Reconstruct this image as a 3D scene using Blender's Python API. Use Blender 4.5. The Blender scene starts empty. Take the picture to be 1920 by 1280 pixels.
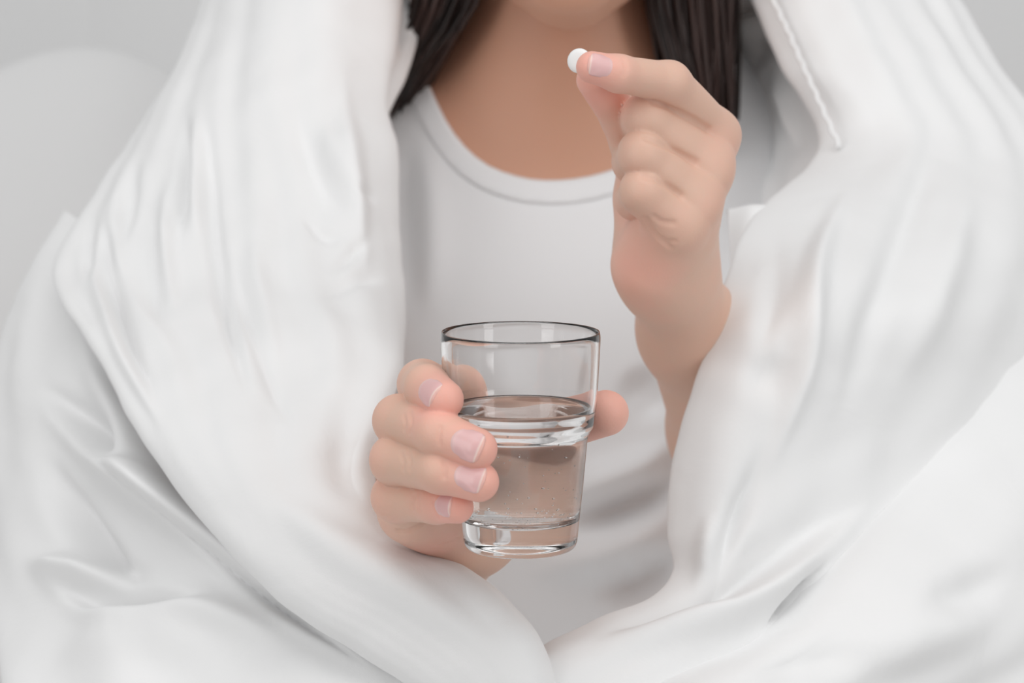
import bpy, math, random
import numpy as np
from mathutils import Vector, Matrix

random.seed(7)
rng = np.random.default_rng(7)
scene = bpy.context.scene
COL = scene.collection

# ------------------------------------------------------------------ camera, world, light
LENS, PITCH, CAM_H = 85.0, math.radians(8.0), 0.78
FPX = LENS / 36.0 * 1920.0
cam_data = bpy.data.cameras.new('camera')
cam_data.lens = LENS
cam_data.sensor_width = 36.0
cam_data.clip_start = 0.02
cam_data.dof.use_dof = True
cam_data.dof.focus_distance = 1.015
cam_data.dof.aperture_fstop = 10.5
cam = bpy.data.objects.new('camera', cam_data)
cam.location = (0, 0, CAM_H)
cam.rotation_euler = (math.pi / 2 - PITCH, 0, 0)
COL.objects.link(cam)
scene.camera = cam

world = bpy.data.worlds.new('world')
scene.world = world
world.use_nodes = True
bgn = world.node_tree.nodes['Background']
bgn.inputs['Color'].default_value = (1.0, 1.0, 1.0, 1)
bgn.inputs['Strength'].default_value = 0.44

def area_light(name, loc, target, sx, sy, power, color=(1, 1, 1)):
    ld = bpy.data.lights.new(name, 'AREA')
    ld.shape = 'RECTANGLE'
    ld.size, ld.size_y = sx, sy
    ld.energy = power
    ld.color = color
    o = bpy.data.objects.new(name, ld)
    o.location = loc
    d = Vector(target) - Vector(loc)
    o.rotation_euler = d.to_track_quat('-Z', 'Y').to_euler()
    COL.objects.link(o)
    return o
area_light('ceiling_light', (0.10, 0.35, 2.25), (0.05, 1.35, 0.5), 2.2, 1.4, 15)
area_light('window_light', (-1.4, -0.5, 1.25), (0.0, 1.2, 0.5), 0.8, 1.6, 10.5)
area_light('second_window_light', (1.6, -0.3, 1.25), (0.1, 1.2, 0.5), 0.6, 1.6, 10.5)

vs = scene.view_settings
vs.view_transform = 'Standard'
vs.look = 'None'
vs.exposure = 0.0
vs.gamma = 1.0
vs.use_curve_mapping = False

# ------------------------------------------------------------------ helpers
CP, SP = math.cos(PITCH), math.sin(PITCH)
def Pn(a):
    """points given as (px, py, depth) rows -> world rows"""
    a = np.asarray(a, float)
    px, py, d = a[..., 0], a[..., 1], a[..., 2]
    X = (px - 960.0) / FPX * d
    U = (640.0 - py) / FPX * d
    return np.stack([X, d * CP + U * SP, CAM_H + U * CP - d * SP], -1)
def P(px, py, d):
    return Pn([px, py, d])
CAMPOS = np.array([0, 0, CAM_H])
def to_px(w):
    w = np.asarray(w, float) - CAMPOS
    d = w[..., 1] * CP - w[..., 2] * SP
    u = w[..., 1] * SP + w[..., 2] * CP
    return np.stack([960 + w[..., 0] / d * FPX, 640 - u / d * FPX, d], -1)

def mesh_obj(name, V, F, mat=None, parent=None, smooth=True):
    me = bpy.data.meshes.new(name)
    V = np.asarray(V, np.float32)
    F = F.tolist() if isinstance(F, np.ndarray) else F
    me.from_pydata(V.tolist(), [], F)
    me.update()
    if smooth:
        me.polygons.foreach_set('use_smooth', np.ones(len(me.polygons), bool))
    o = bpy.data.objects.new(name, me)
    if mat:
        me.materials.append(mat)
    COL.objects.link(o)
    if parent:
        o.parent = parent
    return o
def tag(o, label=None, cat=None, group=None, kind=None):
    if label: o['label'] = label
    if cat: o['category'] = cat
    if group: o['group'] = group
    if kind: o['kind'] = kind
    return o
def attr(o, name, vals):
    a = o.data.attributes.new(name, 'FLOAT', 'POINT')
    a.data.foreach_set('value', np.asarray(vals, np.float32))

# ---------- materials
def new_mat(name):
    m = bpy.data.materials.new(name)
    m.use_nodes = True
    nt = m.node_tree
    b = nt.nodes['Principled BSDF']
    return m, nt, b
def node(nt, t, **kw):
    n = nt.nodes.new(t)
    for k, v in kw.items():
        if k in n.inputs: n.inputs[k].default_value = v
        else: setattr(n, k, v)
    return n

def fabric(name, col, rough=0.85, weave=2500, wrinkle=0.25, wscale=18, sheen=0.15):
    m, nt, b = new_mat(name)
    b.inputs['Base Color'].default_value = (*col, 1)
    b.inputs['Roughness'].default_value = rough
    b.inputs['Sheen Weight'].default_value = sheen
    b.inputs['Specular IOR Level'].default_value = 0.2
    tc = node(nt, 'ShaderNodeTexCoord')
    n1 = node(nt, 'ShaderNodeTexNoise', Scale=wscale, Detail=5.0, Roughness=0.5, Distortion=0.6)
    n2 = node(nt, 'ShaderNodeTexNoise', Scale=weave, Detail=1.0)
    nt.links.new(tc.outputs['Object'], n1.inputs['Vector'])
    nt.links.new(tc.outputs['Object'], n2.inputs['Vector'])
    b1 = node(nt, 'ShaderNodeBump', Strength=wrinkle, Distance=0.004)
    b2 = node(nt, 'ShaderNodeBump', Strength=0.12, Distance=0.0004)
    nt.links.new(n1.outputs['Fac'], b1.inputs['Height'])
    nt.links.new(n2.outputs['Fac'], b2.inputs['Height'])
    nt.links.new(b1.outputs['Normal'], b2.inputs['Normal'])
    nt.links.new(b2.outputs['Normal'], b.inputs['Normal'])
    return m

M_duvet = fabric('white_cotton_duvet', (0.86, 0.86, 0.86), wrinkle=0.34, wscale=22)
M_shirt = fabric('white_jersey', (0.88, 0.885, 0.895), wrinkle=0.08, wscale=9)
M_pillow = fabric('white_pillow_cotton', (0.84, 0.84, 0.84), wrinkle=0.1, wscale=8)
M_sheet = fabric('white_sheet_cotton', (0.80, 0.80, 0.80), wrinkle=0.15, wscale=8)

def skin_mat():
    m, nt, b = new_mat('skin')
    at = node(nt, 'ShaderNodeAttribute', attribute_name='tint')
    tc = node(nt, 'ShaderNodeTexCoord')
    n = node(nt, 'ShaderNodeTexNoise', Scale=55.0, Detail=4.0, Roughness=0.6)
    nt.links.new(tc.outputs['Object'], n.inputs['Vector'])
    mx = node(nt, 'ShaderNodeMix', data_type='RGBA')
    mx.inputs[6].default_value = (0.74, 0.485, 0.375, 1)
    mx.inputs[7].default_value = (0.93, 0.43, 0.36, 1)
    ad = node(nt, 'ShaderNodeMath', operation='MULTIPLY_ADD')
    ad.inputs[1].default_value = 0.5
    ad.inputs[2].default_value = -0.25
    nt.links.new(n.outputs['Fac'], ad.inputs[0])
    a2 = node(nt, 'ShaderNodeMath', operation='ADD', use_clamp=True)
    nt.links.new(ad.outputs[0], a2.inputs[0])
    nt.links.new(at.outputs['Fac'], a2.inputs[1])
    nt.links.new(a2.outputs[0], mx.inputs[0])
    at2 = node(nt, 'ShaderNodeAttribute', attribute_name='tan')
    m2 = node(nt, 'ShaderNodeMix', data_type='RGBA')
    m2.inputs[7].default_value = (0.62, 0.325, 0.215, 1)  # darker skin tone: the neck's shade painted in as a tan
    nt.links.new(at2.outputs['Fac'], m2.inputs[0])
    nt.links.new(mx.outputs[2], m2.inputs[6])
    nt.links.new(m2.outputs[2], b.inputs['Base Color'])
    b.inputs['Roughness'].default_value = 0.5
    b.inputs['Specular IOR Level'].default_value = 0.35
    b.inputs['Subsurface Weight'].default_value = 0.14
    b.inputs['Subsurface Radius'].default_value = (1.0, 0.35, 0.2)
    b.inputs['Subsurface Scale'].default_value = 0.006
    v = node(nt, 'ShaderNodeTexVoronoi', Scale=900.0)
    nt.links.new(tc.outputs['Object'], v.inputs['Vector'])
    bp = node(nt, 'ShaderNodeBump', Strength=0.10, Distance=0.0004)
    nt.links.new(v.outputs['Distance'], bp.inputs['Height'])
    nt.links.new(bp.outputs['Normal'], b.inputs['Normal'])
    return m
M_skin = skin_mat()

def nail_mat():
    m, nt, b = new_mat('fingernail')
    at = node(nt, 'ShaderNodeAttribute', attribute_name='edge')
    cr = node(nt, 'ShaderNodeValToRGB')
    e = cr.color_ramp.elements
    e[0].position, e[0].color = 0.0, (0.84, 0.60, 0.57, 1)
    e[1].position, e[1].color = 1.0, (0.83, 0.46, 0.40, 1)
    for ps, c in ((.10, (0.80, 0.53, 0.51, 1)), (.25, (0.77, 0.47, 0.46, 1)), (.86, (0.78, 0.47, 0.46, 1)), (.91, (0.88, 0.66, 0.60, 1)), (.95, (0.83, 0.47, 0.41, 1))):
        x = e.new(ps); x.color = c
    nt.links.new(at.outputs['Fac'], cr.inputs[0])
    nt.links.new(cr.outputs[0], b.inputs['Base Color'])
    b.inputs['Roughness'].default_value = 0.28
    b.inputs['Subsurface Weight'].default_value = 0.15
    b.inputs['Subsurface Radius'].default_value = (1, .4, .3)
    b.inputs['Subsurface Scale'].default_value = 0.003
    return m
M_nail = nail_mat()

def hair_mat():
    m, nt, b = new_mat('dark_brown_hair')
    oi = node(nt, 'ShaderNodeAttribute', attribute_name='shade')
    mx = node(nt, 'ShaderNodeMix', data_type='RGBA')
    mx.inputs[6].default_value = (0.012, 0.007, 0.006, 1)
    mx.inputs[7].default_value = (0.045, 0.022, 0.018, 1)
    nt.links.new(oi.outputs['Fac'], mx.inputs[0])
    nt.links.new(mx.outputs[2], b.inputs['Base Color'])
    b.inputs['Roughness'].default_value = 0.44
    return m
M_hair = hair_mat()

def glass_mat(name, ior):
    m = bpy.data.materials.new(name)
    m.use_nodes = True
    nt = m.node_tree
    nt.nodes.clear()
    g = node(nt, 'ShaderNodeBsdfGlass', IOR=ior, Roughness=0.0)
    g.inputs['Color'].default_value = (1, 1, 1, 1)
    o = node(nt, 'ShaderNodeOutputMaterial')
    nt.links.new(g.outputs[0], o.inputs['Surface'])
    return m
M_glass = glass_mat('clear_glass', 1.5)
M_water = glass_mat('clear_water', 1.333)
M_bubble = glass_mat('air', 0.75)

def plain(name, col, rough=0.6, bump=0.0, scale=200):
    m, nt, b = new_mat(name)
    b.inputs['Base Color'].default_value = (*col, 1)
    b.inputs['Roughness'].default_value = rough
    tc = node(nt, 'ShaderNodeTexCoord')
    n = node(nt, 'ShaderNodeTexNoise', Scale=scale, Detail=3.0)
    nt.links.new(tc.outputs['Object'], n.inputs['Vector'])
    bp = node(nt, 'ShaderNodeBump', Strength=bump, Distance=0.0005)
    nt.links.new(n.outputs['Fac'], bp.inputs['Height'])
    nt.links.new(bp.outputs['Normal'], b.inputs['Normal'])
    return m
M_pill = plain('chalky_white_tablet', (0.90, 0.90, 0.89), 0.6, 0.15, 3000)
M_wall = plain('white_painted_wall', (0.80, 0.80, 0.80), 0.8, 0.1, 300)
M_floor = plain('pale_grey_floor', (0.66, 0.65, 0.64), 0.5, 0.1, 40)

# ---------- implicit surfaces
def smin(a, b, k):
    h = np.maximum(k - np.abs(a - b), 0) / k
    return np.minimum(a, b) - h * h * k * 0.25
def smax(a, b, k):
    return -smin(-a, -b, k)
def cone(p, a, b, r1, r2, bump=0.0):
    a = np.asarray(a); ba = np.asarray(b) - a
    pa = p - a
    h = np.clip((pa @ ba) / (ba @ ba), 0, 1)
    return np.linalg.norm(pa - h[:, None] * ba, axis=1) - (r1 + (r2 - r1) * h + bump * 4 * h * (1 - h))
def conesq(p, a, b, r1, r2, side, pw, bump=0.0):
    """round cone whose section is squared off along the direction 'side'"""
    a = np.asarray(a); ba = np.asarray(b) - a
    pa = p - a
    h = np.clip((pa @ ba) / (ba @ ba), 0, 1)
    v = pa - h[:, None] * ba
    x = np.abs(v @ side); y = np.sqrt(np.maximum((v * v).sum(1) - x * x, 0))
    return (x ** pw + y ** pw) ** (1 / pw) - (r1 + (r2 - r1) * h + bump * 4 * h * (1 - h))
def ball(p, c, r):
    return np.linalg.norm(p - np.asarray(c), axis=1) - r
def ellip(p, c, r):
    q = (p - np.asarray(c)) / np.asarray(r)
    k = np.linalg.norm(q, axis=1)
    k2 = np.linalg.norm(q / np.asarray(r), axis=1) + 1e-9
    return k * (k - 1.0) / k2
def chain(p, pts, k=0.004):
    """pts: list of (xyz, r)"""
    d = None
    for (a, ra), (b, rb) in zip(pts[:-1], pts[1:]):
        c = cone(p, a, b, ra, rb)
        d = c if d is None else smin(d, c, k)
    return d

TET = np.array([[1, -1, -1], [-1, -1, 1], [-1, 1, -1], [1, 1, 1]], float)
def grad(f, p, e=2e-4):
    g = np.zeros_like(p)
    for k in TET:
        g += k * f(p + k * e)[:, None]
    return g / (np.linalg.norm(g, axis=1, keepdims=True) + 1e-12)

def surface(f, lo, hi, h, project=2, B=4):
    lo = np.asarray(lo, float); hi = np.asarray(hi, float)
    nb = np.ceil((hi - lo) / (h * B)).astype(int)
    n = nb * B
    bc = np.stack(np.meshgrid(*[np.arange(k) for k in nb], indexing='ij'), -1).reshape(-1, 3)
    cen = lo + (bc * B + (B - 1) / 2) * h
    dc = np.concatenate([f(c) for c in np.array_split(cen, max(1, len(cen) // 200000))])
    V = np.repeat(np.repeat(np.repeat(dc.reshape(nb), B, 0), B, 1), B, 2).astype(np.float32)
    act = bc[np.abs(dc) < h * B * 1.6]
    off = np.stack(np.meshgrid(*[np.arange(B)] * 3, indexing='ij'), -1).reshape(-1, 3)
    for chunk in np.array_split(act, max(1, len(act) * B ** 3 // 400000)):
        idx = (chunk[:, None, :] * B + off[None]).reshape(-1, 3)
        V[idx[:, 0], idx[:, 1], idx[:, 2]] = f(lo + idx * h)
    ins = V < 0
    s = np.zeros(tuple(n - 1), np.int8)
    for i in (0, 1):
        for j in (0, 1):
            for k in (0, 1):
                s += ins[i:n[0] - 1 + i, j:n[1] - 1 + j, k:n[2] - 1 + k]
    cells = np.argwhere((s > 0) & (s < 8))
    cid = -np.ones(tuple(n - 1), np.int32)
    cid[cells[:, 0], cells[:, 1], cells[:, 2]] = np.arange(len(cells))
    acc = np.zeros((len(cells), 3)); cnt = np.zeros(len(cells))
    for ax in range(3):
        o1, o2 = [a for a in range(3) if a != ax]
        for i in (0, 1):
            for j in (0, 1):
                a = np.zeros(3, int); a[o1] = i; a[o2] = j
                b = a.copy(); b[ax] = 1
                ca, cb = cells + a, cells + b
                va = V[ca[:, 0], ca[:, 1], ca[:, 2]]; vb = V[cb[:, 0], cb[:, 1], cb[:, 2]]
                x = (va < 0) != (vb < 0)
                t = np.where(x, va / np.where(x, va - vb, 1), 0)
                acc += x[:, None] * (ca + t[:, None] * (b - a))
                cnt += x
    verts = lo + acc / cnt[:, None] * h
    quads = []
    for ax in range(3):
        o1, o2 = (ax + 1) % 3, (ax + 2) % 3
        sl0 = [slice(None)] * 3; sl1 = [slice(None)] * 3
        sl0[ax] = slice(0, -1); sl1[ax] = slice(1, None)
        A, Bv = ins[tuple(sl0)], ins[tuple(sl1)]
        e = np.argwhere(A != Bv)
        e = e[(e[:, o1] > 0) & (e[:, o2] > 0) & (e[:, o1] < n[o1] - 1) & (e[:, o2] < n[o2] - 1)]
        q = []
        for i, j in ((-1, -1), (0, -1), (0, 0), (-1, 0)):
            c = e.copy(); c[:, o1] += i; c[:, o2] += j
            q.append(cid[c[:, 0], c[:, 1], c[:, 2]])
        q = np.stack(q, 1)
        flip = ~A[e[:, 0], e[:, 1], e[:, 2]]
        q[flip] = q[flip][:, ::-1]
        quads.append(q)
    quads = np.concatenate(quads)
    quads = quads[(quads >= 0).all(1)]
    for _ in range(project):
        for ch in np.array_split(np.arange(len(verts)), max(1, len(verts) // 100000)):
            d = f(verts[ch])
            verts[ch] -= grad(f, verts[ch]) * np.clip(d, -h, h)[:, None] * 0.9
    return verts, quads

def trace(f, o, d, t0=0.0, t1=3.0, it=120):
    """sphere trace rays from o along unit d, vectorised"""
    o = np.atleast_2d(o); d = np.atleast_2d(d)
    t = np.full(len(o), t0)
    for _ in range(it):
        t = np.minimum(t + f(o + d * t[:, None]) * 0.85, t1)
    return o + d * t[:, None]
def hit_px(f, pts):
    pts = np.asarray(pts, float)
    w = Pn(np.c_[pts[:, :2], np.ones(len(pts))])
    d = w - CAMPOS
    d /= np.linalg.norm(d, axis=1, keepdims=True)
    return trace(f, np.repeat(CAMPOS[None], len(pts), 0), d, 0.8)

# ---------- splines
def catmull(pts, n):
    pts = np.asarray(pts, float)
    m = len(pts)
    ext = np.vstack([2 * pts[0] - pts[1], pts, 2 * pts[-1] - pts[-2]])
    t = np.linspace(0, m - 1 - 1e-9, n)
    i = t.astype(int); f = (t - i)[:, None]
    p0, p1, p2, p3 = ext[i], ext[i + 1], ext[i + 2], ext[i + 3]
    return 0.5 * (2 * p1 + (p2 - p0) * f + (2 * p0 - 5 * p1 + 4 * p2 - p3) * f ** 2 + (3 * p1 - p0 - 3 * p2 + p3) * f ** 3)

def tube(pts, radii, seg=8, cap=True):
    pts = np.asarray(pts, float); n = len(pts)
    radii = np.broadcast_to(np.asarray(radii, float), (n,))
    tan = np.gradient(pts, axis=0); tan /= np.linalg.norm(tan, axis=1, keepdims=True) + 1e-12
    up = np.array([0.13, 0.91, 0.37])
    V = []
    for k in range(n):
        s = np.cross(tan[k], up); s /= np.linalg.norm(s) + 1e-12
        u = np.cross(s, tan[k])
        for j in range(seg):
            a = 2 * math.pi * j / seg
            V.append(pts[k] + radii[k] * (math.cos(a) * s + math.sin(a) * u))
    F = []
    for k in range(n - 1):
        for j in range(seg):
            F.append((k * seg + j, k * seg + (j + 1) % seg, (k + 1) * seg + (j + 1) % seg, (k + 1) * seg + j))
    if cap:
        F.append(tuple(range(seg))[::-1]); F.append(tuple((n - 1) * seg + j for j in range(seg)))
    return np.array(V), F
def lathe(prof, seg=160):
    """closed profile of (r, z); returns verts, faces around z axis"""
    prof = np.asarray(prof, float)
    V = []; n = len(prof)
    for j in range(seg):
        a = 2 * math.pi * j / seg
        V.append(np.stack([prof[:, 0] * math.cos(a), prof[:, 0] * math.sin(a), prof[:, 1]], -1))
    V = np.concatenate(V)
    F = []
    for j in range(seg):
        k = (j + 1) % seg
        for i in range(n - 1):
            F.append((j * n + i, k * n + i, k * n + i + 1, j * n + i + 1))
    return V, F
def weld(o, dist=1e-6):
    import bmesh
    bm = bmesh.new(); bm.from_mesh(o.data)
    bmesh.ops.remove_doubles(bm, verts=bm.verts, dist=dist)
    bmesh.ops.dissolve_degenerate(bm, edges=bm.edges, dist=1e-8)
    bmesh.ops.recalc_face_normals(bm, faces=bm.faces)
    bm.to_mesh(o.data); bm.free()
    o.data.polygons.foreach_set('use_smooth', np.ones(len(o.data.polygons), bool))
    o.data.update()

# ------------------------------------------------------------------ the setting
def box_mesh(name, lo, hi, mat, kind='structure'):
    lo = np.asarray(lo, float); hi = np.asarray(hi, float)
    V = [(x, y, z) for x in (lo[0], hi[0]) for y in (lo[1], hi[1]) for z in (lo[2], hi[2])]
    F = [(0, 1, 3, 2), (4, 6, 7, 5), (0, 4, 5, 1), (2, 3, 7, 6), (0, 2, 6, 4), (1, 5, 7, 3)]
    o = mesh_obj(name, V, F, mat, smooth=False)
    if kind: o['kind'] = kind
    return o
WALL_Y = 2.80
box_mesh('floor', (-3.0, -2.2, -0.55), (3.0, WALL_Y + .1, -0.5), M_floor)
box_mesh('wall_back', (-3.0, WALL_Y, -0.5), (3.0, WALL_Y + .1, 2.3), M_wall)

def soft_slab(name, c, half, mat, puff=0.0, e=0.25, rot=None, parent=None, nu=72, nv=48, noise=0.004, ex=None):
    """superellipsoid cushion / mattress shape"""
    u = np.linspace(-math.pi, math.pi, nu, endpoint=False); v = np.linspace(-math.pi / 2, math.pi / 2, nv)
    def sp(x, k): return np.sign(x) * np.abs(x) ** k
    U, W = np.meshgrid(u, v, indexing='ij')
    ex = ex or e
    x = sp(np.cos(W), ex) * sp(np.cos(U), e); y = sp(np.cos(W), ex) * sp(np.sin(U), e); z = sp(np.sin(W), ex)
    pinch = 1 - puff * (np.clip(np.abs(x), 0, 1) ** 3 + np.clip(np.abs(y), 0, 1) ** 3) * 0.5
    Q = np.stack([x * half[0], y * half[1], z * half[2] * pinch], -1).reshape(-1, 3)
    Q[:, 2] += noise * (np.sin(Q[:, 0] * 31 + 1.3) * np.cos(Q[:, 1] * 27) + np.sin(Q[:, 0] * 17 + Q[:, 1] * 23))
    if rot is not None:
        Q = Q @ np.array(rot).T
    Q = Q + np.asarray(c)
    F = []
    for i in range(nu):
        for j in range(nv - 1):
            k = (i + 1) % nu
            F.append((i * nv + j, k * nv + j, k * nv + j + 1, i * nv + j + 1))
    o = mesh_obj(name, Q, F, mat, parent)
    weld(o)
    return o
bed = bpy.data.objects.new('bed', None); COL.objects.link(bed); bed.location = (0, 1.7, -0.5)
tag(bed, 'blurred white bed with a padded headboard behind the wrapped person', 'bed')
def bedchild(o):
    o.parent = bed; o.matrix_parent_inverse = Matrix.Translation((0, -1.7, 0.5))
bedchild(soft_slab('mattress', (0, 1.72, -0.09), (1.15, 0.98, 0.13), M_sheet, e=0.12, ex=0.25))
bo = box_mesh('bed_frame', (-1.17, 0.75, -0.44), (1.17, 2.70, -0.22), M_floor, kind=None); bedchild(bo)
for x in (-1.1, 1.1):
    for y in (0.82, 2.60):
        bedchild(box_mesh('leg', (x - .04, y - .04, -0.5), (x + .04, y + .04, -0.44), M_floor, kind=None))
for x0, x1 in ((-1.10, -0.440), (-0.490, 0.180), (0.130, 0.800), (0.750, 1.17)):
    hp = soft_slab('headboard_panel', ((x0 + x1) / 2, 2.72, 0.48), ((x1 - x0) / 2, 0.05, 0.70), M_pillow, e=0.50, ex=0.16, noise=0.0)
    bedchild(hp)

def rotm(rx, ry, rz):
    return np.array(Matrix.Rotation(rz, 3, 'Z') @ Matrix.Rotation(ry, 3, 'Y') @ Matrix.Rotation(rx, 3, 'X'))
def pillow(px, py, d, half, rot, label):
    o = soft_slab('pillow', P(px, py, d), half, M_pillow, puff=0.9, e=0.55, ex=0.9, rot=rotm(*[math.radians(a) for a in rot]), noise=0.003)
    # piped seam running round the pillow edge
    tag(o, label, 'pillow')
    return o
pillow(165, 830, 2.12, (0.30, 0.30, 0.085), (72, 45, 0), 'blurred white pillow leaning with one corner up, left of the duvet')

# ------------------------------------------------------------------ duvet
def seg_dist(q, poly):
    """distance from 2D points to polyline, signed side, arc position 0..1"""
    poly = np.asarray(poly, float)
    best = np.full(len(q), 1e9); side = np.zeros(len(q)); pos = np.zeros(len(q))
    L = np.r_[0, np.cumsum(np.linalg.norm(np.diff(poly, axis=0), axis=1))]
    for i in range(len(poly) - 1):
        a, b = poly[i], poly[i + 1]; ba = b - a
        t = np.clip(((q - a) @ ba) / (ba @ ba), 0, 1)
        r = q - a - t[:, None] * ba
        d = np.linalg.norm(r, axis=1)
        m = d < best
        best[m] = d[m]
        side[m] = np.sign(ba[0] * r[m, 1] - ba[1] * r[m, 0])
        pos[m] = (L[i] + t[m] * (L[i + 1] - L[i])) / L[-1]
    return best, side, pos
def fold_field(q, folds, gain=1.0):
    out = np.zeros(len(q))
    for kind, amp, w, poly in folds:
        amp = amp * gain
        poly = catmull(poly, 18)
        reach = w * {'r': 2.6, 'v': 6.0, 's': 11.0}[kind]
        m = ((q > poly.min(0) - reach) & (q < poly.max(0) + reach)).all(1)
        if not m.any():
            continue
        d, s, pos = seg_dist(q[m], poly)
        taper = np.clip(np.minimum(pos, 1 - pos) * 2.4, 0, 1)
        taper = taper * taper * (3 - 2 * taper)
        wd = w * (0.6 + 0.4 * taper)
        if kind == 'r':      # ridge (or groove when negative)
            out[m] += amp * np.exp(-(d / wd) ** 2) * taper
        elif kind == 'v':    # sharp-bottomed crease
            out[m] += amp * np.exp(-d / wd) * taper
        else:                # step: raised on the side where s > 0, falling off over 5 w
            out[m] += amp * np.tanh(s * d / w) * np.exp(-(d / (5 * w)) ** 2) * taper
    return out
PANELS = []
def wav(p, f, ph):
    return np.sin(p[:, 0] * f + 1.7 * np.sin(p[:, 2] * f * 0.6 + ph) + ph) * np.sin(p[:, 2] * f * 0.8 + p[:, 1] * f * 0.5 + 2 * ph)
def panel(L, R, front, back, folds=(), nv=220, nf=170, nbk=36, e=0.55, noise=0.0010, seed=0.0, flow=0.0017, fmax=10, gain=1.2):
    """puffy length of quilt lofted between two edges L and R; front/back: bulge in m per station"""
    L = np.asarray(L, float); R = np.asarray(R, float)
    Ls, Rs = catmull(L, nv), catmull(R, nv)
    st = np.linspace(0, len(front) - 1, len(L))
    fr = catmull(np.c_[np.interp(np.arange(len(L)), np.linspace(0, len(L) - 1, len(front)), front)], nv)[:, 0]
    bk = np.interp(np.linspace(0, 1, nv), np.linspace(0, 1, len(back)), back)
    LW, RW = Pn(Ls), Pn(Rs)
    thf = np.linspace(math.pi, 0, nf); thb = np.linspace(0, -math.pi, nbk + 2)[1:-1]
    th = np.r_[thf, thb]
    c = np.cos(th); s = np.sin(th)
    # edge profile: rounded rim, broad middle
    cu = np.sign(c) * np.abs(c) ** 1.0
    uu = 0.5 + 0.5 * cu
    hh = np.sign(s) * np.abs(s) ** e
    chord = RW - LW
    mid = 0.5 * (LW + RW)
    view = CAMPOS - mid
    along = np.gradient(mid, axis=0)
    chn = chord / np.linalg.norm(chord, axis=1, keepdims=True)
    view -= (view * chn).sum(1, keepdims=True) * chn
    view /= np.linalg.norm(view, axis=1, keepdims=True)
    amp = np.where(hh[None, :] >= 0, fr[:, None], bk[:, None]) * hh[None, :]
    V = LW[:, None] + chord[:, None] * uu[None, :, None] + view[:, None] * amp[..., None]
    n = len(th)
    V = V.reshape(-1, 3)
    # normals by finite differences
    G = V.reshape(nv, n, 3)
    du = np.roll(G, -1, 1) - np.roll(G, 1, 1); dv = np.gradient(G, axis=0)
    N = np.cross(dv, du); N /= np.linalg.norm(N, axis=2, keepdims=True) + 1e-12
    sgn = np.sign((N * view[:, None]).sum(2) * np.where(hh >= 0, 1, -1)[None]).mean()
    N = (N * np.sign(sgn)).reshape(-1, 3)
    q = to_px(V)[:, :2]
    fm = np.tile(np.clip(np.sin(th) * 3.0, 0, 1), nv)
    disp = fold_field(q, folds, gain) * fm
    uu_ = np.tile(uu, nv); vv_ = np.repeat(np.linspace(0, 1, nv), n)
    r_ = np.random.default_rng(int(seed * 100) + 5)
    fw_ = np.repeat(np.clip(np.linalg.norm(chord, axis=1) / .15, 0, 1) ** 2.5, n)
    for _ in range(9):                     # long soft drape folds that run with the length of the quilt
        fq = r_.uniform(2.5, fmax)
        disp += fm * fw_ * flow * (3.2 / (fq + 1.5)) * np.sin(2 * np.pi * fq * uu_ + r_.uniform(0, 6) + r_.uniform(.6, 1.8) * np.sin(2 * np.pi * r_.uniform(.4, 1.4) * vv_ + r_.uniform(0, 6))) \
            * np.clip(.35 + .65 * np.sin(2 * np.pi * r_.uniform(.6, 2.2) * vv_ + r_.uniform(0, 6)), 0, 1)
    disp += noise * (wav(V, 38, seed) + 0.6 * wav(V, 71, seed + 2) + 0.35 * wav(V, 140, seed + 4))
    V = V + N * disp[:, None]
    F = []
    idx = np.arange(nv * n).reshape(nv, n)
    a = idx[:-1]; b = idx[1:]
    F = np.stack([a, np.roll(a, -1, 1), np.roll(b, -1, 1), b], -1).reshape(-1, 4)
    PANELS.append((V, F))

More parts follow.
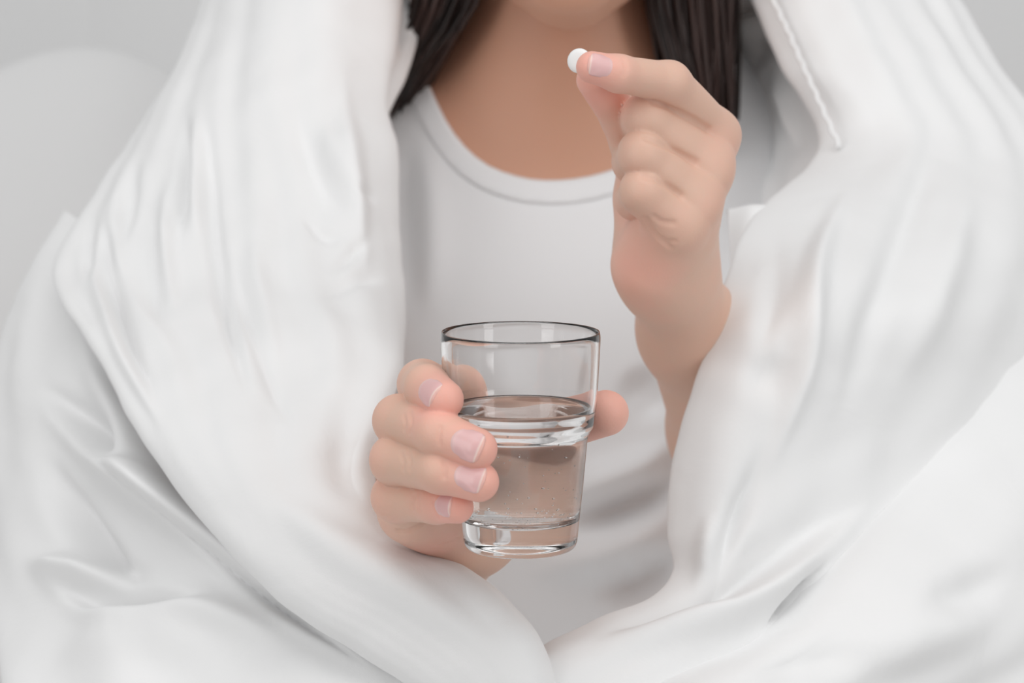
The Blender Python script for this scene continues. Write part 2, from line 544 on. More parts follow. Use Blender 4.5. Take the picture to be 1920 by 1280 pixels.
# left front length: over the shoulder, down in front, sweeping to the lap
panel([(600, -420, 1.74), (520, -150, 1.60), (440, 50, 1.53), (355, 190, 1.48), (255, 320, 1.44), (186, 410, 1.40), (130, 515, 1.35),
       (190, 650, 1.24), (290, 820, 1.165), (405, 980, 1.12), (530, 1118, 1.09), (660, 1212, 1.07), (800, 1300, 1.06), (930, 1390, 1.06)],
      [(760, -420, 1.66), (705, -150, 1.48), (692, 50, 1.42), (694, 190, 1.38), (724, 290, 1.35), (738, 420, 1.32), (750, 540, 1.28),
       (757, 660, 1.22), (722, 790, 1.14), (702, 905, 1.105), (742, 1005, 1.08), (880, 1072, 1.065), (1000, 1185, 1.055), (1050, 1300, 1.05)],
      [.05, .055, .055, .05, .045, .035, .028, .022], [.05, .04, .03, .02, .015, .015],
      folds=[('r', -.007, 15, [(396, 205), (394, 330), (402, 450), (432, 620), (475, 770)]), ('r', -.007, 14, [(352, 205), (345, 330), (335, 470)]), ('r', .005, 16, [(374, 190), (370, 330), (368, 470)]),
             ('r', -.004, 14, [(262, 290), (240, 380), (228, 470)]), ('r', .003, 14, [(225, 340), (212, 430), (225, 560)]), ('r', -.007, 14, [(198, 395), (208, 500), (240, 620), (295, 750)]),
             ('r', -.004, 12, [(180, 400), (165, 460), (164, 540)]), ('r', .005, 14, [(178, 440), (182, 540), (225, 660), (310, 810)]), ('r', -.004, 14, [(292, 380), (288, 480), (300, 620)]),
             ('r', .004, 14, [(310, 330), (310, 450), (325, 600)]), ('r', -.003, 12, [(440, 450), (455, 560), (500, 700), (560, 820)]), ('r', .003, 18, [(470, 420), (490, 560), (540, 720)]),
             ('r', .006, 22, [(645, 100), (655, 250), (672, 400), (690, 520)]), ('r', -.004, 24, [(550, 200), (590, 310), (630, 385), (670, 420)]), ('r', .003, 18, [(600, 220), (630, 300), (660, 380)]),
             ('r', -.003, 13, [(600, 560), (670, 530), (735, 515)]), ('r', -.003, 12, [(615, 515), (655, 482), (700, 440)]), ('r', -.003, 10, [(560, 400), (610, 440), (660, 445)]),
             ('r', -.004, 10, [(688, 180), (705, 215), (716, 260)]), ('r', -.003, 9, [(660, 365), (690, 372), (715, 366)]), ('r', .003, 40, [(480, 900), (620, 1020), (800, 1130), (950, 1240)]),
             ('r', -.004, 45, [(680, 960), (650, 860), (660, 760)]), ('r', .004, 40, [(480, 900), (620, 1020), (800, 1130), (950, 1240)])], seed=0.3)
# left lower length over the bent arm and lap
panel([(190, 420, 1.50), (115, 560, 1.44), (68, 700, 1.40), (46, 850, 1.37), (34, 1000, 1.33), (38, 1130, 1.27), (50, 1290, 1.19), (60, 1420, 1.14)],
      [(520, 520, 1.40), (520, 700, 1.30), (560, 850, 1.22), (640, 1000, 1.165), (760, 1130, 1.12), (880, 1230, 1.09), (1010, 1340, 1.06), (1100, 1450, 1.04)],
      [.06, .06, .055, .05, .045], [.03, .02],
      folds=[('r', .011, 30, [(150, 560), (170, 690), (235, 800), (345, 962), (475, 1098), (615, 1200), (760, 1290)]), ('r', .012, 36, [(60, 735), (150, 820), (260, 920), (420, 1030), (560, 1140)]), ('v', -.016, 20, [(200, 860), (340, 985), (460, 1090), (590, 1180), (700, 1260)]),
             ('r', -.010, 26, [(70, 715), (160, 790), (260, 880)]), ('r', -.012, 28, [(80, 840), (130, 960), (220, 1060), (300, 1070)]),
             ('r', .010, 34, [(40, 1050), (140, 1080), (260, 1075)]), ('r', -.010, 22, [(80, 1080), (180, 1125), (300, 1135), (420, 1125)]),
             ('r', .009, 40, [(90, 1110), (220, 1165), (400, 1160), (560, 1200)]), ('r', .006, 40, [(90, 1240), (250, 1215), (450, 1225)]),
             ('r', .008, 22, [(190, 870), (300, 940), (420, 1040)])], seed=1.1, flow=.0014, fmax=6, gain=1.7)
# right front length from the shoulder to the lap
panel([(1320, -420, 1.68), (1405, -120, 1.49), (1450, 0, 1.45), (1508, 130, 1.41), (1572, 272, 1.37), (1446, 405, 1.25), (1374, 560, 1.165), (1336, 690, 1.15), (1298, 810, 1.14),
       (1276, 910, 1.13), (1268, 1000, 1.12), (1276, 1072, 1.11), (1232, 1124, 1.10), (1120, 1162, 1.085), (1020, 1214, 1.07), (955, 1300, 1.06)],
      [(1480, -420, 1.74), (1680, -120, 1.58), (1745, 0, 1.54), (1815, 120, 1.51), (1935, 280, 1.48), (2010, 420, 1.44), (1980, 580, 1.40), (1930, 720, 1.36), (1860, 850, 1.32),
       (1790, 960, 1.28), (1740, 1060, 1.24), (1700, 1150, 1.21), (1640, 1250, 1.17), (1500, 1340, 1.13), (1350, 1410, 1.10), (1200, 1470, 1.08)],
      [.05, .05, .05, .045, .04, .03, .025], [.05, .03, .02, .015],
      folds=[('s', -.011, 11, [(1640, 930), (1560, 990), (1450, 1070), (1350, 1130), (1230, 1165), (1100, 1190)]),
             ('r', .007, 24, [(1600, 330), (1530, 500), (1500, 700), (1440, 900)]), ('r', -.006, 30, [(1450, 420), (1440, 560), (1420, 680)]),
             ('r', -.003, 34, [(1380, 680), (1440, 705), (1500, 690)]),
             ('r', -.003, 24, [(1440, 820), (1400, 930), (1350, 1040)]), ('r', .006, 26, [(1330, 950), (1320, 1040), (1290, 1120)]),
             ('r', -.005, 18, [(1325, 1110), (1352, 1040), (1385, 960), (1425, 870)]),
             ('r', -.005, 30, [(1760, 200), (1700, 420), (1620, 640), (1560, 820)]), ('r', .005, 34, [(1830, 330), (1760, 540), (1680, 740)]), ('v', -.010, 8, [(1545, 1048), (1490, 1112), (1425, 1185)])], seed=2.2, flow=.0010, fmax=8, gain=1.4)
# right outer length over the other arm
panel([(1990, 160, 1.46), (1918, 330, 1.41), (1868, 500, 1.37), (1792, 640, 1.30), (1712, 790, 1.24), (1626, 950, 1.175), (1536, 1060, 1.13), (1430, 1182, 1.095), (1280, 1262, 1.07), (1130, 1350, 1.05), (1050, 1450, 1.05)],
      [(2200, 200, 1.70), (2280, 350, 1.68), (2350, 500, 1.66), (2400, 650, 1.62), (2430, 800, 1.58), (2430, 950, 1.52), (2420, 1080, 1.46), (2380, 1220, 1.40), (2250, 1340, 1.32), (2050, 1450, 1.25), (1900, 1560, 1.2)],
      [.06, .065, .065, .06, .05, .04], [.03, .02],
      folds=[('r', .005, 16, [(1905, 400), (1860, 540), (1800, 640)]), ('r', -.005, 40, [(1700, 1160), (1800, 1120), (1910, 1060)]),
             ('r', .006, 60, [(1560, 1220), (1720, 1190), (1900, 1150)]), ('r', -.004, 40, [(1640, 1230), (1500, 1240), (1400, 1260)])], seed=3.1, flow=.0012, fmax=7)
# inner side of the quilt beside the neck, right and left, and the length behind the head
panel([(1330, -420, 1.80), (1378, -60, 1.66), (1352, 90, 1.64), (1352, 220, 1.62), (1340, 380, 1.59), (1325, 520, 1.55), (1330, 640, 1.50)],
      [(1500, -420, 1.70), (1540, -60, 1.50), (1590, 90, 1.48), (1660, 240, 1.45), (1620, 400, 1.43), (1540, 520, 1.40), (1500, 640, 1.38)],
      [.02, .02, .02], [.03, .02],
      folds=[('r', .010, 20, [(1400, -40), (1420, 60), (1430, 160)]), ('r', -.010, 18, [(1440, 20), (1430, 90), (1410, 150)]), ('r', .008, 16, [(1440, 120), (1480, 200), (1500, 290)]),
             ('r', -.008, 20, [(1400, 160), (1420, 260), (1440, 340)]), ('r', .006, 18, [(1375, 100), (1390, 220), (1400, 330)]), ('r', .006, 12, [(1340, 440), (1345, 490), (1350, 540)])], nv=140, nf=90, noise=0.002, seed=4.4)
panel([(1462, 402, 1.285), (1410, 396, 1.283), (1364, 393, 1.29)], [(1455, 520, 1.25), (1400, 540, 1.25), (1372, 520, 1.27)], [.012, .014, .006], [.01, .006], nv=50, nf=50, noise=.001, flow=0)
panel([(700, -420, 1.70), (660, -60, 1.52), (660, 60, 1.48), (660, 150, 1.45), (670, 240, 1.43)],
      [(800, -420, 1.72), (762, -60, 1.52), (781, 68, 1.49), (756, 145, 1.46), (712, 226, 1.44)], [.02, .02, .015], [.02, .02],
      folds=[('r', .006, 14, [(720, -20), (735, 70), (725, 160)]), ('r', -.006, 12, [(745, -20), (752, 50), (745, 110)])], nv=100, nf=70, seed=5.0)
panel([(560, -150, 1.70), (620, -330, 1.76), (760, -480, 1.80), (1050, -520, 1.82), (1330, -480, 1.80), (1480, -330, 1.76), (1600, -150, 1.70)],
      [(560, 500, 1.74), (640, 350, 1.82), (780, 300, 1.88), (1050, 280, 1.90), (1320, 300, 1.88), (1460, 350, 1.82), (1560, 500, 1.74)], [.02] * 3, [.03] * 3, nv=80, nf=50, seed=6.0)
allV, allF, o0 = [], [], 0
for V, F in PANELS:
    allV.append(V); allF.append(F + o0); o0 += len(V)
duvet = mesh_obj('duvet', np.concatenate(allV), np.concatenate(allF), M_duvet)
weld(duvet)
tag(duvet, 'thick white cotton duvet wrapped round the seated person in soft folds', 'duvet')
pip = catmull([(1405, -120, 1.478), (1450, 0, 1.438), (1480, 65, 1.418), (1508, 130, 1.398), (1540, 200, 1.378), (1574, 276, 1.358)], 90)
pip[:, 0] += 1.6 * np.sin(np.arange(90) * 0.9)
V, F = tube(Pn(pip), 0.0016, 8)
mesh_obj('piping', V, F, M_duvet, duvet)

# ------------------------------------------------------------------ drinking glass and water
GC = P(976, 621, 1.0)
GX, GY, ZR = GC[0], GC[1], GC[2]
prof_out = [(0.0, -.0900), (.014, -.0905), (.0200, -.0918), (.0226, -.0912), (.0237, -.0895), (.0242, -.085), (.0249, -.0775), (.0262, -.065), (.0278, -.0465), (.0282, -.0432),
            (.0287, -.0420), (.0302, -.0404), (.0309, -.0390), (.0312, -.0370), (.0318, -.030), (.0326, -.015), (.0332, -.0016), (.0331, -.0006), (.0327, 0.0)]
prof_in = [(.0322, -.0002), (.0318, -.0012), (.0311, -.015), (.0303, -.030), (.0297, -.0350), (.0291, -.0370), (.0277, -.0388), (.0270, -.0402), (.0266, -.0432), (.0259, -.0520), (.0246, -.065),
           (.0235, -.0750), (.0228, -.0778), (.0210, -.0792), (.015, -.0798), (0.0, -.0800)]
def densify(pr, n):
    pr = np.asarray(pr)
    L = np.r_[0, np.cumsum(np.linalg.norm(np.diff(pr, axis=0), axis=1))]
    t = np.linspace(0, L[-1], n)
    q = np.stack([np.interp(t, L, pr[:, 0]), np.interp(t, L, pr[:, 1])], -1)
    for _ in range(3):
        q[1:-1] = 0.25 * q[:-2] + 0.5 * q[1:-1] + 0.25 * q[2:]
    return q
pr = np.r_[densify(prof_out, 110), densify(prof_in, 110)]
pr[0, 0] = 0; pr[-1, 0] = 0
V, F = lathe(pr)
glass = mesh_obj('drinking_glass', V + np.array([GX, GY, ZR]), F, M_glass); weld(glass)
tag(glass, 'clear stepped tumbler half full of water held in a hand', 'glass')
WL = -.0318
pin = densify(prof_in, 220)
pin = pin[pin[:, 1] < WL]
wp = [(0, WL), (.015, WL)] + [(pin[0, 0] - .003 + i * .0005, WL + .0010 * (i / 6) ** 3) for i in range(6)]
wp = np.r_[np.array(wp), np.c_[pin[:, 0] + .00015, pin[:, 1]][1:]]
wp[-1] = (0, pin[-1, 1] - .00015); wp[:, 1] -= 0
V, F = lathe(wp)
water = mesh_obj('water', V + np.array([GX, GY, ZR]), F, M_water); weld(water)
tag(water, 'clear still water with tiny bubbles inside the tumbler', 'water')
bv, bf = [], []
import bmesh
def ico(sub):
    bm = bmesh.new(); bmesh.ops.create_icosphere(bm, subdivisions=sub, radius=1)
    v = np.array([x.co[:] for x in bm.verts]); f = [[a.index for a in q.verts] for q in bm.faces]; bm.free()
    return v, np.array(f)
iv, if_ = ico(1)
for k in range(210):
    a = rng.uniform(0, 2 * math.pi)
    z = -.0785 + .040 * rng.random() ** 2.2
    r = np.interp(z, [-.08, -.0470, -.0385], [.0226, .0258, .029]) - .0005
    if k > 150: r *= rng.random() ** .5; z = -.0788 + rng.random() * .004; r = min(r, .019)
    s = rng.uniform(.00018, .00040)
    bv.append(iv * s + np.array([GX + r * math.cos(a), GY + r * math.sin(a), ZR + z])); bf.append(if_ + len(iv) * k)
bub = mesh_obj('air_bubbles', np.concatenate(bv), np.concatenate(bf), M_bubble, water)
tag(bub, kind='stuff')

# ------------------------------------------------------------------ person
def J(px, py, d, r): return (P(px, py, d), r)

# --- hand holding the glass (the person's right hand)
RW_ = P(876, 985, 1.098)                     # wrist
R_f = {
 'index':  [J(856, 738, 1.066, .0108), J(792, 720, 1.024, .0099), J(801, 726, .990, .0090), J(832, 749, .974, .0081)],
 'middle': [J(822, 785, 1.062, .0112), J(748, 788, 1.004, .0102), J(822, 812, .972, .0093), J(894, 841, .9635, .0083)],
 'ring':   [J(800, 868, 1.056, .0110), J(742, 862, 1.000, .0101), J(826, 882, .973, .0091), J(898, 903, .966, .0081)],
 'little': [J(795, 955, 1.054, .0112), J(744, 932, 1.010, .0100), J(818, 943, .991, .0082), J(857, 950, .978, .0068)],
}
R_meta = [(J(890, 900, 1.095, .0130)), J(875, 935, 1.100, .0130), J(868, 965, 1.100, .0130), J(862, 990, 1.098, .0125)]
R_thumb = [J(900, 955, 1.098, .0150), J(945, 865, 1.072, .0125), J(1045, 798, 1.050, .0108), J(1136, 774, 1.030, .0098)]
R_elbow, R_should = P(560, 1230, 1.34), P(640, 420, 1.60)

def hand_sdf(fing, meta, thumb, extra, arm, order=('index', 'middle', 'ring', 'little'), kf=.0004, bump=0.0, side=None):
    def f(p):
        palm = None
        for nm, m in zip(order, meta):
            c = cone(p, m[0], fing[nm][0][0], m[1], fing[nm][0][1])
            palm = c if palm is None else smin(palm, c, .012)
        for a, b, ra, rb, k in extra:
            palm = smin(palm, cone(p, a, b, ra, rb), k)
        for i in range(len(arm) - 1):
            palm = smin(palm, cone(p, arm[i][0], arm[i + 1][0], arm[i][1], arm[i + 1][1]), .018)
        tot = palm
        for nm in order:
            j = fing[nm]
            if side is None or nm == order[0]:
                prox = cone(p, j[0][0], j[1][0], j[0][1], j[1][1], bump)
            else:
                prox = conesq(p, j[0][0], j[1][0], j[0][1], j[1][1], side, 2.35, bump)
            B = smin(palm, prox, .007)
            rest = chain(p, [j[1], j[2], j[3]], .003)
            F = smin(prox, rest, .004)
            tot = smin(tot, np.minimum(B, F), kf) if nm != order[0] else np.minimum(B, F)
        t0 = cone(p, thumb[0][0], thumb[1][0], thumb[0][1], thumb[1][1])
        tp = smin(palm, t0, .014)
        tr = smin(t0, chain(p, thumb[1:], .003), .005)
        tot = smin(tot, np.minimum(tp, tr), kf)
        return tot
    return f
def creased(f, creases):
    segs = []
    for r, depth, pts in creases:
        h = hit_px(f, catmull(np.c_[np.asarray(pts, float)], 9))
        segs.append((r, depth, h))
    def g(p):
        d = f(p)
        near = np.abs(d) < .006
        if near.any():
            q = p[near]; dq = d[near]
            for r, depth, h in segs:
                c = None
                for a, b in zip(h[:-1], h[1:]):
                    x = cone(q, a, b, 0, 0)
                    c = x if c is None else np.minimum(c, x)
                dq = dq + depth * np.exp(-(c / r) ** 2)
            d = d.copy(); d[near] = dq
        return d
    return g

R_extra = [(P(772, 955, 1.040), P(868, 985, 1.085), .0150, .0170, .012),      # little-finger side of the palm
           (P(898, 945, 1.084), P(945, 880, 1.060), .018, .0155, .014)]      # ball of the thumb
R_arm = [(RW_, .0225), (P(790, 1072, 1.17), .026), (R_elbow, .036), (R_should, .045)]
fR0 = hand_sdf(R_f, R_meta, R_thumb, R_extra, R_arm)
fR = creased(fR0, [
    (.0008, .0009, [(768, 770), (772, 790), (766, 812)]), (.0008, .0008, [(757, 778), (760, 792), (757, 806)]),
    (.0009, .0010, [(752, 850), (757, 865), (755, 880)]), (.0008, .0008, [(766, 848), (770, 864), (768, 880)]),
    (.0009, .0016, [(776, 928), (774, 940), (772, 950)]), (.0008, .0008, [(786, 924), (784, 942), (786, 958)]), (.0008, .0008, [(812, 938), (817, 955), (822, 968)]),
    (.0008, .0008, [(826, 800), (823, 818), (824, 832)]), (.0009, .0010, [(832, 866), (834, 880), (833, 894)]),
    (.0012, .0022, [(748, 996), (770, 994), (792, 980)]), (.0008, .0008, [(820, 1022), (840, 1016), (860, 1010)])])

# --- hand pinching the pill (the person's left hand)
L_f = {
 'index':  [J(1338, 254, 1.112, .0112), J(1255, 155, 1.078, .0092), J(1160, 138, 1.060, .0080), J(1110, 126, 1.056, .0070)],
 'middle': [J(1326, 314, 1.100, .0112), J(1210, 221, 1.082, .0101), J(1192, 236, 1.108, .0096), J(1238, 262, 1.122, .0080)],
 'ring':   [J(1303, 376, 1.094, .0110), J(1203, 289, 1.078, .0099), J(1188, 304, 1.104, .0094), J(1236, 325, 1.120, .0078)],
 'little': [J(1274, 422, 1.090, .0106), J(1204, 357, 1.077, .0092), J(1190, 376, 1.100, .0086), J(1228, 392, 1.114, .0070)],
}
L_meta = [J(1266, 492, 1.150, .0140), J(1262, 496, 1.142, .0140), J(1254, 500, 1.134, .0140), J(1246, 505, 1.126, .0140)]
L_thumb = [J(1225, 465, 1.138, .0135), J(1204, 330, 1.122, .0108), J(1166, 220, 1.100, .0094), J(1114, 150, 1.082, .0080)]
L_extra = [(P(1218, 496, 1.114), P(1248, 430, 1.102), .0168, .0150, .012),
           (P(1222, 470, 1.132), P(1206, 380, 1.124), .0125, .0112, .012),
           (P(1258, 440, 1.112), P(1238, 500, 1.122), .0140, .0165, .014)]
L_arm = [(P(1258, 532, 1.140), .0200), (P(1296, 622, 1.185), .0226), (P(1376, 805, 1.28), .0315), (P(1515, 1060, 1.40), .038), (P(1420, 420, 1.60), .045)]
LSIDE = L_f['little'][1][0] - L_f['middle'][1][0]; LSIDE = LSIDE / np.linalg.norm(LSIDE)
fL0 = hand_sdf(L_f, L_meta, L_thumb, L_extra, L_arm, bump=.0004, side=LSIDE)
fL = creased(fL0, [
    (.0013, .0022, [(1226, 192), (1258, 203), (1292, 220), (1328, 242)]), (.0013, .0022, [(1212, 259), (1240, 270), (1272, 287), (1304, 304)]),
    (.0013, .0020, [(1208, 330), (1230, 338), (1254, 351), (1276, 366)]),
    (.0011, .0026, [(1212, 410), (1230, 440), (1256, 463)]), (.0010, .0018, [(1226, 405), (1240, 415), (1262, 418)]), (.0010, .0016, [(1240, 446), (1250, 452), (1264, 452)]),
    (.0009, .0005, [(1168, 110), (1173, 125), (1168, 142)])])

# --- torso, neck, head
NECK = catmull([(690, -150), (765, 60), (808, 170), (850, 250), (905, 305), (975, 333), (1045, 339), (1120, 328), (1190, 300), (1250, 245), (1300, 165), (1345, 60), (1410, -150)], 160)
def neck_sd(p):
    """signed distance (m, at chest depth) to the neckline: negative inside the opening"""
    q = to_px(p)
    d, s, pos = seg_dist(q[:, :2], NECK[::5])
    inside = s < 0
    return np.where(inside, -d, d) * q[:, 2] / FPX
CX = 1056
def torso(p):
    d = ellip(p, P(CX, 600, 1.575), (.155, .105, .20))
    d = smin(d, ellip(p, P(CX, 1080, 1.56), (.140, .105, .22)), .08)
    d = smin(d, cone(p, P(735, 330, 1.60), P(CX, 260, 1.585), .052, .060), .05)
    d = smin(d, cone(p, P(1380, 330, 1.60), P(CX, 260, 1.585), .052, .060), .05)
    d = smin(d, ellip(p, P(905, 640, 1.525), (.062, .055, .060)), .05)
    d = smin(d, ellip(p, P(1200, 640, 1.525), (.062, .055, .060)), .05)
    d = smin(d, cone(p, P(CX + 4, 330, 1.575), P(CX + 6, -160, 1.52), .060, .052), .045)
    d = smin(d, cone(p, P(790, 240, 1.60), P(CX - 40, 20, 1.575), .036, .035), .05)
    d = smin(d, cone(p, P(1330, 240, 1.60), P(CX + 40, 20, 1.575), .036, .035), .05)
    # collar bones and the notch between them
    d = smin(d, cone(p, P(1010, 222, 1.494), P(800, 172, 1.540), .0095, .0105), .014)
    d = smin(d, cone(p, P(1110, 222, 1.494), P(1320, 172, 1.540), .0095, .0105), .014)
    d = smin(d, cone(p, P(1040, 215, 1.52), P(960, -60, 1.545), .010, .012), .02)
    d = smin(d, cone(p, P(1082, 215, 1.52), P(1160, -60, 1.545), .010, .012), .02)
    return d
HEAD = P(1068, -330, 1.455)
def head(p):
    d = ellip(p, P(1064, -400, 1.485), (.076, .095, .100))
    d = smin(d, ellip(p, P(1068, -200, 1.425), (.060, .062, .075)), .04)     # jaw and cheeks
    d = smin(d, ellip(p, P(1070, -36, 1.363), (.027, .024, .021)), .035)    # chin
    d = smin(d, cone(p, P(1070, -40, 1.395), P(960, -190, 1.475), .016, .020), .03)
    d = smin(d, cone(p, P(1070, -40, 1.395), P(1180, -190, 1.475), .016, .020), .03)
    d = smin(d, cone(p, P(1068, -330, 1.380), P(1069, -235, 1.357), .008, .012), .014)   # nose
    d = smin(d, ball(p, P(1052, -225, 1.367), .0075), .008)
    d = smin(d, ball(p, P(1086, -225, 1.367), .0075), .008)
    d = smin(d, ellip(p, P(1069, -128, 1.368), (.022, .010, .0065)), .006)  # lips
    d = smin(d, ellip(p, P(1069, -102, 1.368), (.019, .010, .0070)), .006)
    for s in (-1, 1):
        d = smax(d, -ellip(p, P(1068 + s * 100, -345, 1.373), (.016, .014, .011)), .012)  # eye sockets
        d = smin(d, ellip(p, P(1068 + s * 98, -345, 1.402), (.014, .012, .010)), .003)     # closed lids
        d = smin(d, ellip(p, P(1068 + s * 235, -290, 1.500), (.008, .016, .028)), .008)    # ears
    return d
def torso_head(p):
    t = torso(p)
    d = smin(t, head(p), .02)
    near = np.abs(t) < .03
    if near.any():                              # the body lies a little under the cloth of the top
        ns = neck_sd(p[near])
        w = np.clip((ns - .003) / .010, 0, 1)
        d = d.copy(); d[near] += .011 * w * w * (3 - 2 * w)
    return d

def bounds(pts, pad):
    pts = np.array(pts); return pts.min(0) - pad, pts.max(0) + pad
vR, qR = surface(fR, *bounds([j[0] for f in R_f.values() for j in f] + [j[0] for j in R_thumb] + [RW_, P(790, 1072, 1.17)], .030), .0009)
loA, hiA = bounds([P(790, 1072, 1.17), R_elbow, R_should], .055)
vRa, qRa = surface(lambda p: np.minimum(cone(p, P(812, 1052, 1.155), R_elbow, .0235, .036), cone(p, R_elbow, R_should, .036, .045)), loA, hiA, .004)
vL, qL = surface(fL, *bounds([j[0] for f in L_f.values() for j in f] + [j[0] for j in L_thumb] + [a[0] for a in L_arm[:3]], .032), .0010)
loA, hiA = bounds([a[0] for a in L_arm[2:]], .055)
vLa, qLa = surface(lambda p: smin(cone(p, L_arm[2][0], L_arm[3][0], .0308, .037), cone(p, L_arm[3][0], L_arm[4][0], .037, .045), .01), loA, hiA, .004)
loT, hiT = P(CX, 640, 1.56) - np.array([.23, .20, .36]), P(CX, 640, 1.56) + np.array([.23, .17, .52])
vT, qT = surface(torso_head, loT, hiT, .0032)

def redness(p, spots):
    t = np.zeros(len(p))
    for c, s, a in spots:
        t = np.maximum(t, a * np.exp(-(np.linalg.norm(p - c, axis=1) / s) ** 2))
    return t
spots = []
for k, f in enumerate(list(R_f.values()) + list(L_f.values())):
    pip = .40 if k < 4 else .05
    spots += [(f[3][0], .015, .85), (f[2][0], .008, .25), (f[1][0], .011, pip), (f[0][0], .014, .25)]
for t in (R_thumb, L_thumb):
    spots += [(t[3][0], .018, .8), (t[2][0], .012, .4)]
spots += [(P(1190, 500, 1.10), .022, .45), (P(800, 1000, 1.05), .02, .5)]
vs_, qs_, n0 = [], [], 0
for v, q in ((vT, qT), (vR, qR), (vRa, qRa), (vL, qL), (vLa, qLa)):
    vs_.append(v); qs_.append(q + n0); n0 += len(v)
BV = np.concatenate(vs_)
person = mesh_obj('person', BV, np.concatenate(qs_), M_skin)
attr(person, 'tint', redness(BV, spots))
attr(person, 'tan', np.r_[np.full(len(vT), .85), np.zeros(len(BV) - len(vT))])  # torso, neck and head darkened evenly; shade under the chin put into colour
tag(person, 'seated person in a white top raising a pill and holding a glass of water', 'person')

# --- top with a bound scoop neckline
def shirt_wr(p):
    q = to_px(p)[:, :2]
    w = fold_field(q, [('r', .010, 34, [(1300, 790), (1210, 870), (1110, 910), (1000, 960)]), ('r', -.010, 30, [(1300, 850), (1230, 920), (1130, 965), (1040, 1000)]),
                       ('r', .011, 40, [(1300, 930), (1220, 1000), (1120, 1040), (980, 1080)]), ('r', -.010, 34, [(1290, 1010), (1210, 1080), (1100, 1120)]),
                       ('r', .004, 40, [(800, 240), (800, 420), (810, 620)]), ('r', -.004, 30, [(765, 250), (770, 420), (775, 600)]),
                       ('r', -.006, 44, [(1170, 690), (1210, 740), (1260, 790)]), ('r', .005, 60, [(900, 640), (960, 760), (1040, 860)])], 1.5)
    return w
def shirt_f(p):
    t = torso(p)
    out = t.copy()
    near = np.abs(t) < .034
    if near.any():
        q = p[near]; tn = t[near] - shirt_wr(q)
        out[near] = smax(np.maximum(tn - .006, -(tn + .005)), .006 - neck_sd(q), .001)
    return out
def band_f(p):
    t = torso(p)
    out = np.abs(t) + .01
    near = np.abs(t) < .02
    if near.any():
        tn = t[near]
        out[near] = smax(np.maximum(tn - .0082, -(tn + .004)), np.abs(neck_sd(p[near]) - .0070) - .0075, .003)
    return out
loS, hiS = P(CX, 640, 1.56) - np.array([.20, .16, .30]), P(CX, 640, 1.56) + np.array([.20, .05, .30])
v, q = surface(shirt_f, loS, hiS, .0026, project=1)
top = mesh_obj('top', v, q, M_shirt, person)
v, q = surface(band_f, loS, hiS, .0020, project=1)
mesh_obj('neckband', v, q, M_shirt, top)

# --- fingernails
def nail(f, fing, normal_px, width, length, shift, name='fingernail'):
    tip, dip = fing[3][0], fing[2][0]
    own = lambda p: cone(p, dip, tip, fing[2][1], fing[3][1])
    ax = tip - dip; ax /= np.linalg.norm(ax)
    c = hit_px(f, [normal_px])[0]                        # where the nail's middle shows
    nrm = c - tip; nrm -= (nrm @ ax) * ax; nrm /= np.linalg.norm(nrm)
    lat = np.cross(ax, nrm)
    nu_, nv_ = 25, 29
    S, T = np.meshgrid(np.linspace(-1, 1, nu_), np.linspace(0, 1, nv_), indexing='ij')
    # width falls at the rounded cuticle end; slight rounding at the free edge
    hw = np.where(T < .35, np.sqrt(np.clip(1 - ((.35 - T) / .35) ** 2, 0, 1)) * .35 + .65, 1.0) * np.where(T > .75, 1 - .30 * ((T - .75) / .25) ** 2, 1)
    t2 = T + .10 * (1 - S ** 2) * (T - .35) - .16 * (1 - S ** 2) * (1 - T) * 1.0
    Q = tip + ax * shift + lat * (S * hw * width / 2)[..., None] + ax * ((t2 - .5) * length)[..., None]
    Q = Q.reshape(-1, 3)
    st = Q + nrm * .02
    hit = trace(own, st, np.repeat(-nrm[None], len(Q), 0), 0, .035)
    # flatter than the fingertip lengthwise: blend towards a gently curved plate
    s = S.reshape(-1); t = T.reshape(-1)
    hgt = (hit - Q) @ nrm
    ref = np.array([hgt[(np.abs(s - a) < 1e-6) & (t < .75)].max() for a in np.linspace(-1, 1, nu_)])
    ref = np.interp(s, np.linspace(-1, 1, nu_), ref)
    w = np.clip((t - .25) / .6, 0, 1); w = w * w * (3 - 2 * w)
    hh = hgt * (1 - w) + np.maximum(hgt, ref - .0022 * t ** 2) * w
    lift = .00036 * (1 - np.abs(s) ** 6) * np.clip(t * 8, 0, 1) - .0002
    top_ = Q + nrm * (hh + lift)[:, None]
    bot = Q + nrm * (np.minimum(hgt, hh) - .0009)[:, None]
    V = np.r_[top_, bot]
    F = []
    m = nu_ * nv_
    for i in range(nu_ - 1):
        for j in range(nv_ - 1):
            a, b, c_, d_ = i * nv_ + j, (i + 1) * nv_ + j, (i + 1) * nv_ + j + 1, i * nv_ + j + 1
            F.append((a, b, c_, d_)); F.append((m + a, m + d_, m + c_, m + b))
    rim = [i * nv_ for i in range(nu_)] + [(nu_ - 1) * nv_ + j for j in range(1, nv_)] + [i * nv_ + nv_ - 1 for i in range(nu_ - 2, -1, -1)] + [j for j in range(nv_ - 2, 0, -1)]
    for a, b in zip(rim, rim[1:] + rim[:1]):
        F.append((a, m + a, m + b, b))
    o = mesh_obj(name, V, F, M_nail, person)
    attr(o, 'edge', np.r_[t, t])
    return o
nail(fR0, R_f['index'], (823, 746), .0112, .0108, -.0012)
nail(fR0, R_f['middle'], (890, 838), .0125, .0114, -.0008)
nail(fR0, R_f['ring'], (893, 896), .0116, .0108, -.0010)
nail(fR0, R_f['little'], (845, 949), .0092, .0080, -.0004)
nail(fL0, L_f['index'], (1108, 118), .0100, .0100, -.0014)

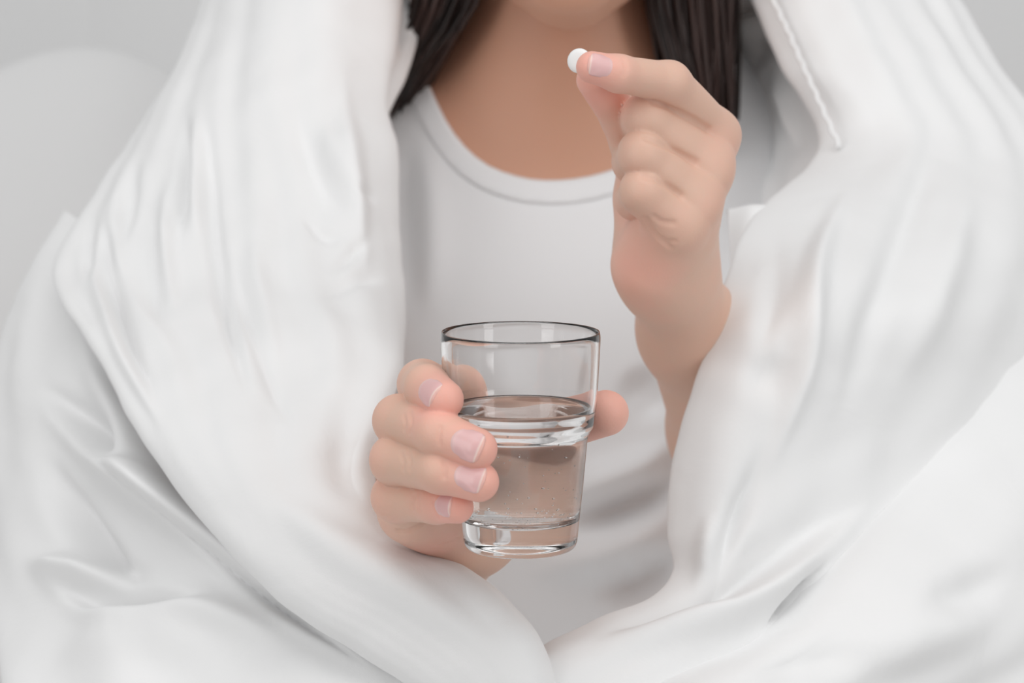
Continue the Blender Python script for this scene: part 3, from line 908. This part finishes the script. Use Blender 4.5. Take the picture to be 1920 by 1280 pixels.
# --- hair: many strands in locks down both sides of the neck, and over the head
hv, hf, hs, n0 = [], [], [], 0
def strand(pts, r, sh, seg=5):
    global n0
    pts = catmull(pts, 16)
    rad = r * np.clip(np.minimum(np.linspace(0, 1, 16) * 8 + .4, (1 - np.linspace(0, 1, 16)) * 4 + .15), 0, 1)
    V, F = tube(pts, rad, seg, cap=False)
    hv.append(V); hf.extend([tuple(i + n0 for i in q) for q in F]); hs.append(np.full(len(V), sh)); n0 += len(V)
for side in (-1, 1):
    for k in range(420):
        a = rng.random(); b = rng.random()
        if side < 0:
            xt, xm, xb = 795 + 120 * a, 780 + 95 * a, 742 + 60 * a + 8 * b
            yb = 125 + 40 * b
            dm = 1.475 + .06 * b
        else:
            xt, xm, xb = 1212 + 150 * a, 1228 + 138 * a, 1280 + 85 * a - 10 * b
            yb = 215 + 90 * b
            dm = 1.465 + .065 * b
        root = P(1064 + side * (30 + 190 * rng.random()), -640 + 60 * rng.random(), 1.45 + .08 * b)
        pts = [root, P(1064 + side * (215 + 40 * b), -430, 1.45 + .08 * b), P(xt, -180, 1.46 + .06 * b), P(xm, 10, dm), P(xb, yb, dm + .01), P(xb + (-55 if side < 0 else -15), yb + 100, dm + .04)]
        pts = np.array(pts) + rng.normal(0, .003, (6, 3))
        strand(pts, rng.uniform(.0010, .0022), rng.random())
# hair cap over the back and top of the head
for k in range(500):
    th = rng.uniform(-2.0, 2.0); s = math.sin(th); c = math.cos(th)
    cen = P(1064, -400, 1.500)
    pts = []
    for ph in np.linspace(0.02, 2.1, 6):
        pts.append(cen + np.array([.090 * math.sin(ph) * s, .104 * math.sin(ph) * (c * .9 + .12) + .012, .112 * math.cos(ph) + .002]))
    strand(np.array(pts) + rng.normal(0, .002, (6, 3)), .0024, rng.random())
hair = mesh_obj('hair', np.concatenate(hv), hf, M_hair, person)
attr(hair, 'shade', np.concatenate(hs))
tag(hair, 'long dark brown hair hanging down both sides of the neck')

# ------------------------------------------------------------------ pill
pc = P(1086, 114, 1.069)
th = np.linspace(math.pi / 2, -math.pi / 2, 40)
prof = np.stack([.0055 * np.cos(th) ** .55, .0022 * np.sign(np.sin(th)) * np.abs(np.sin(th)) ** .9], -1)
prof[0, 0] = prof[-1, 0] = 0
V, F = lathe(prof, 64)
nz = (CAMPOS - pc); nz /= np.linalg.norm(nz)
nz = nz + np.array([-.42, 0, .12]); nz /= np.linalg.norm(nz)
x_ = np.cross([0, 0, 1.0], nz); x_ /= np.linalg.norm(x_); y_ = np.cross(nz, x_)
V = V @ np.stack([x_, y_, nz])
pill = mesh_obj('pill', V + pc, F, M_pill); weld(pill)
tag(pill, 'small round white tablet pinched between index finger and thumb', 'pill')
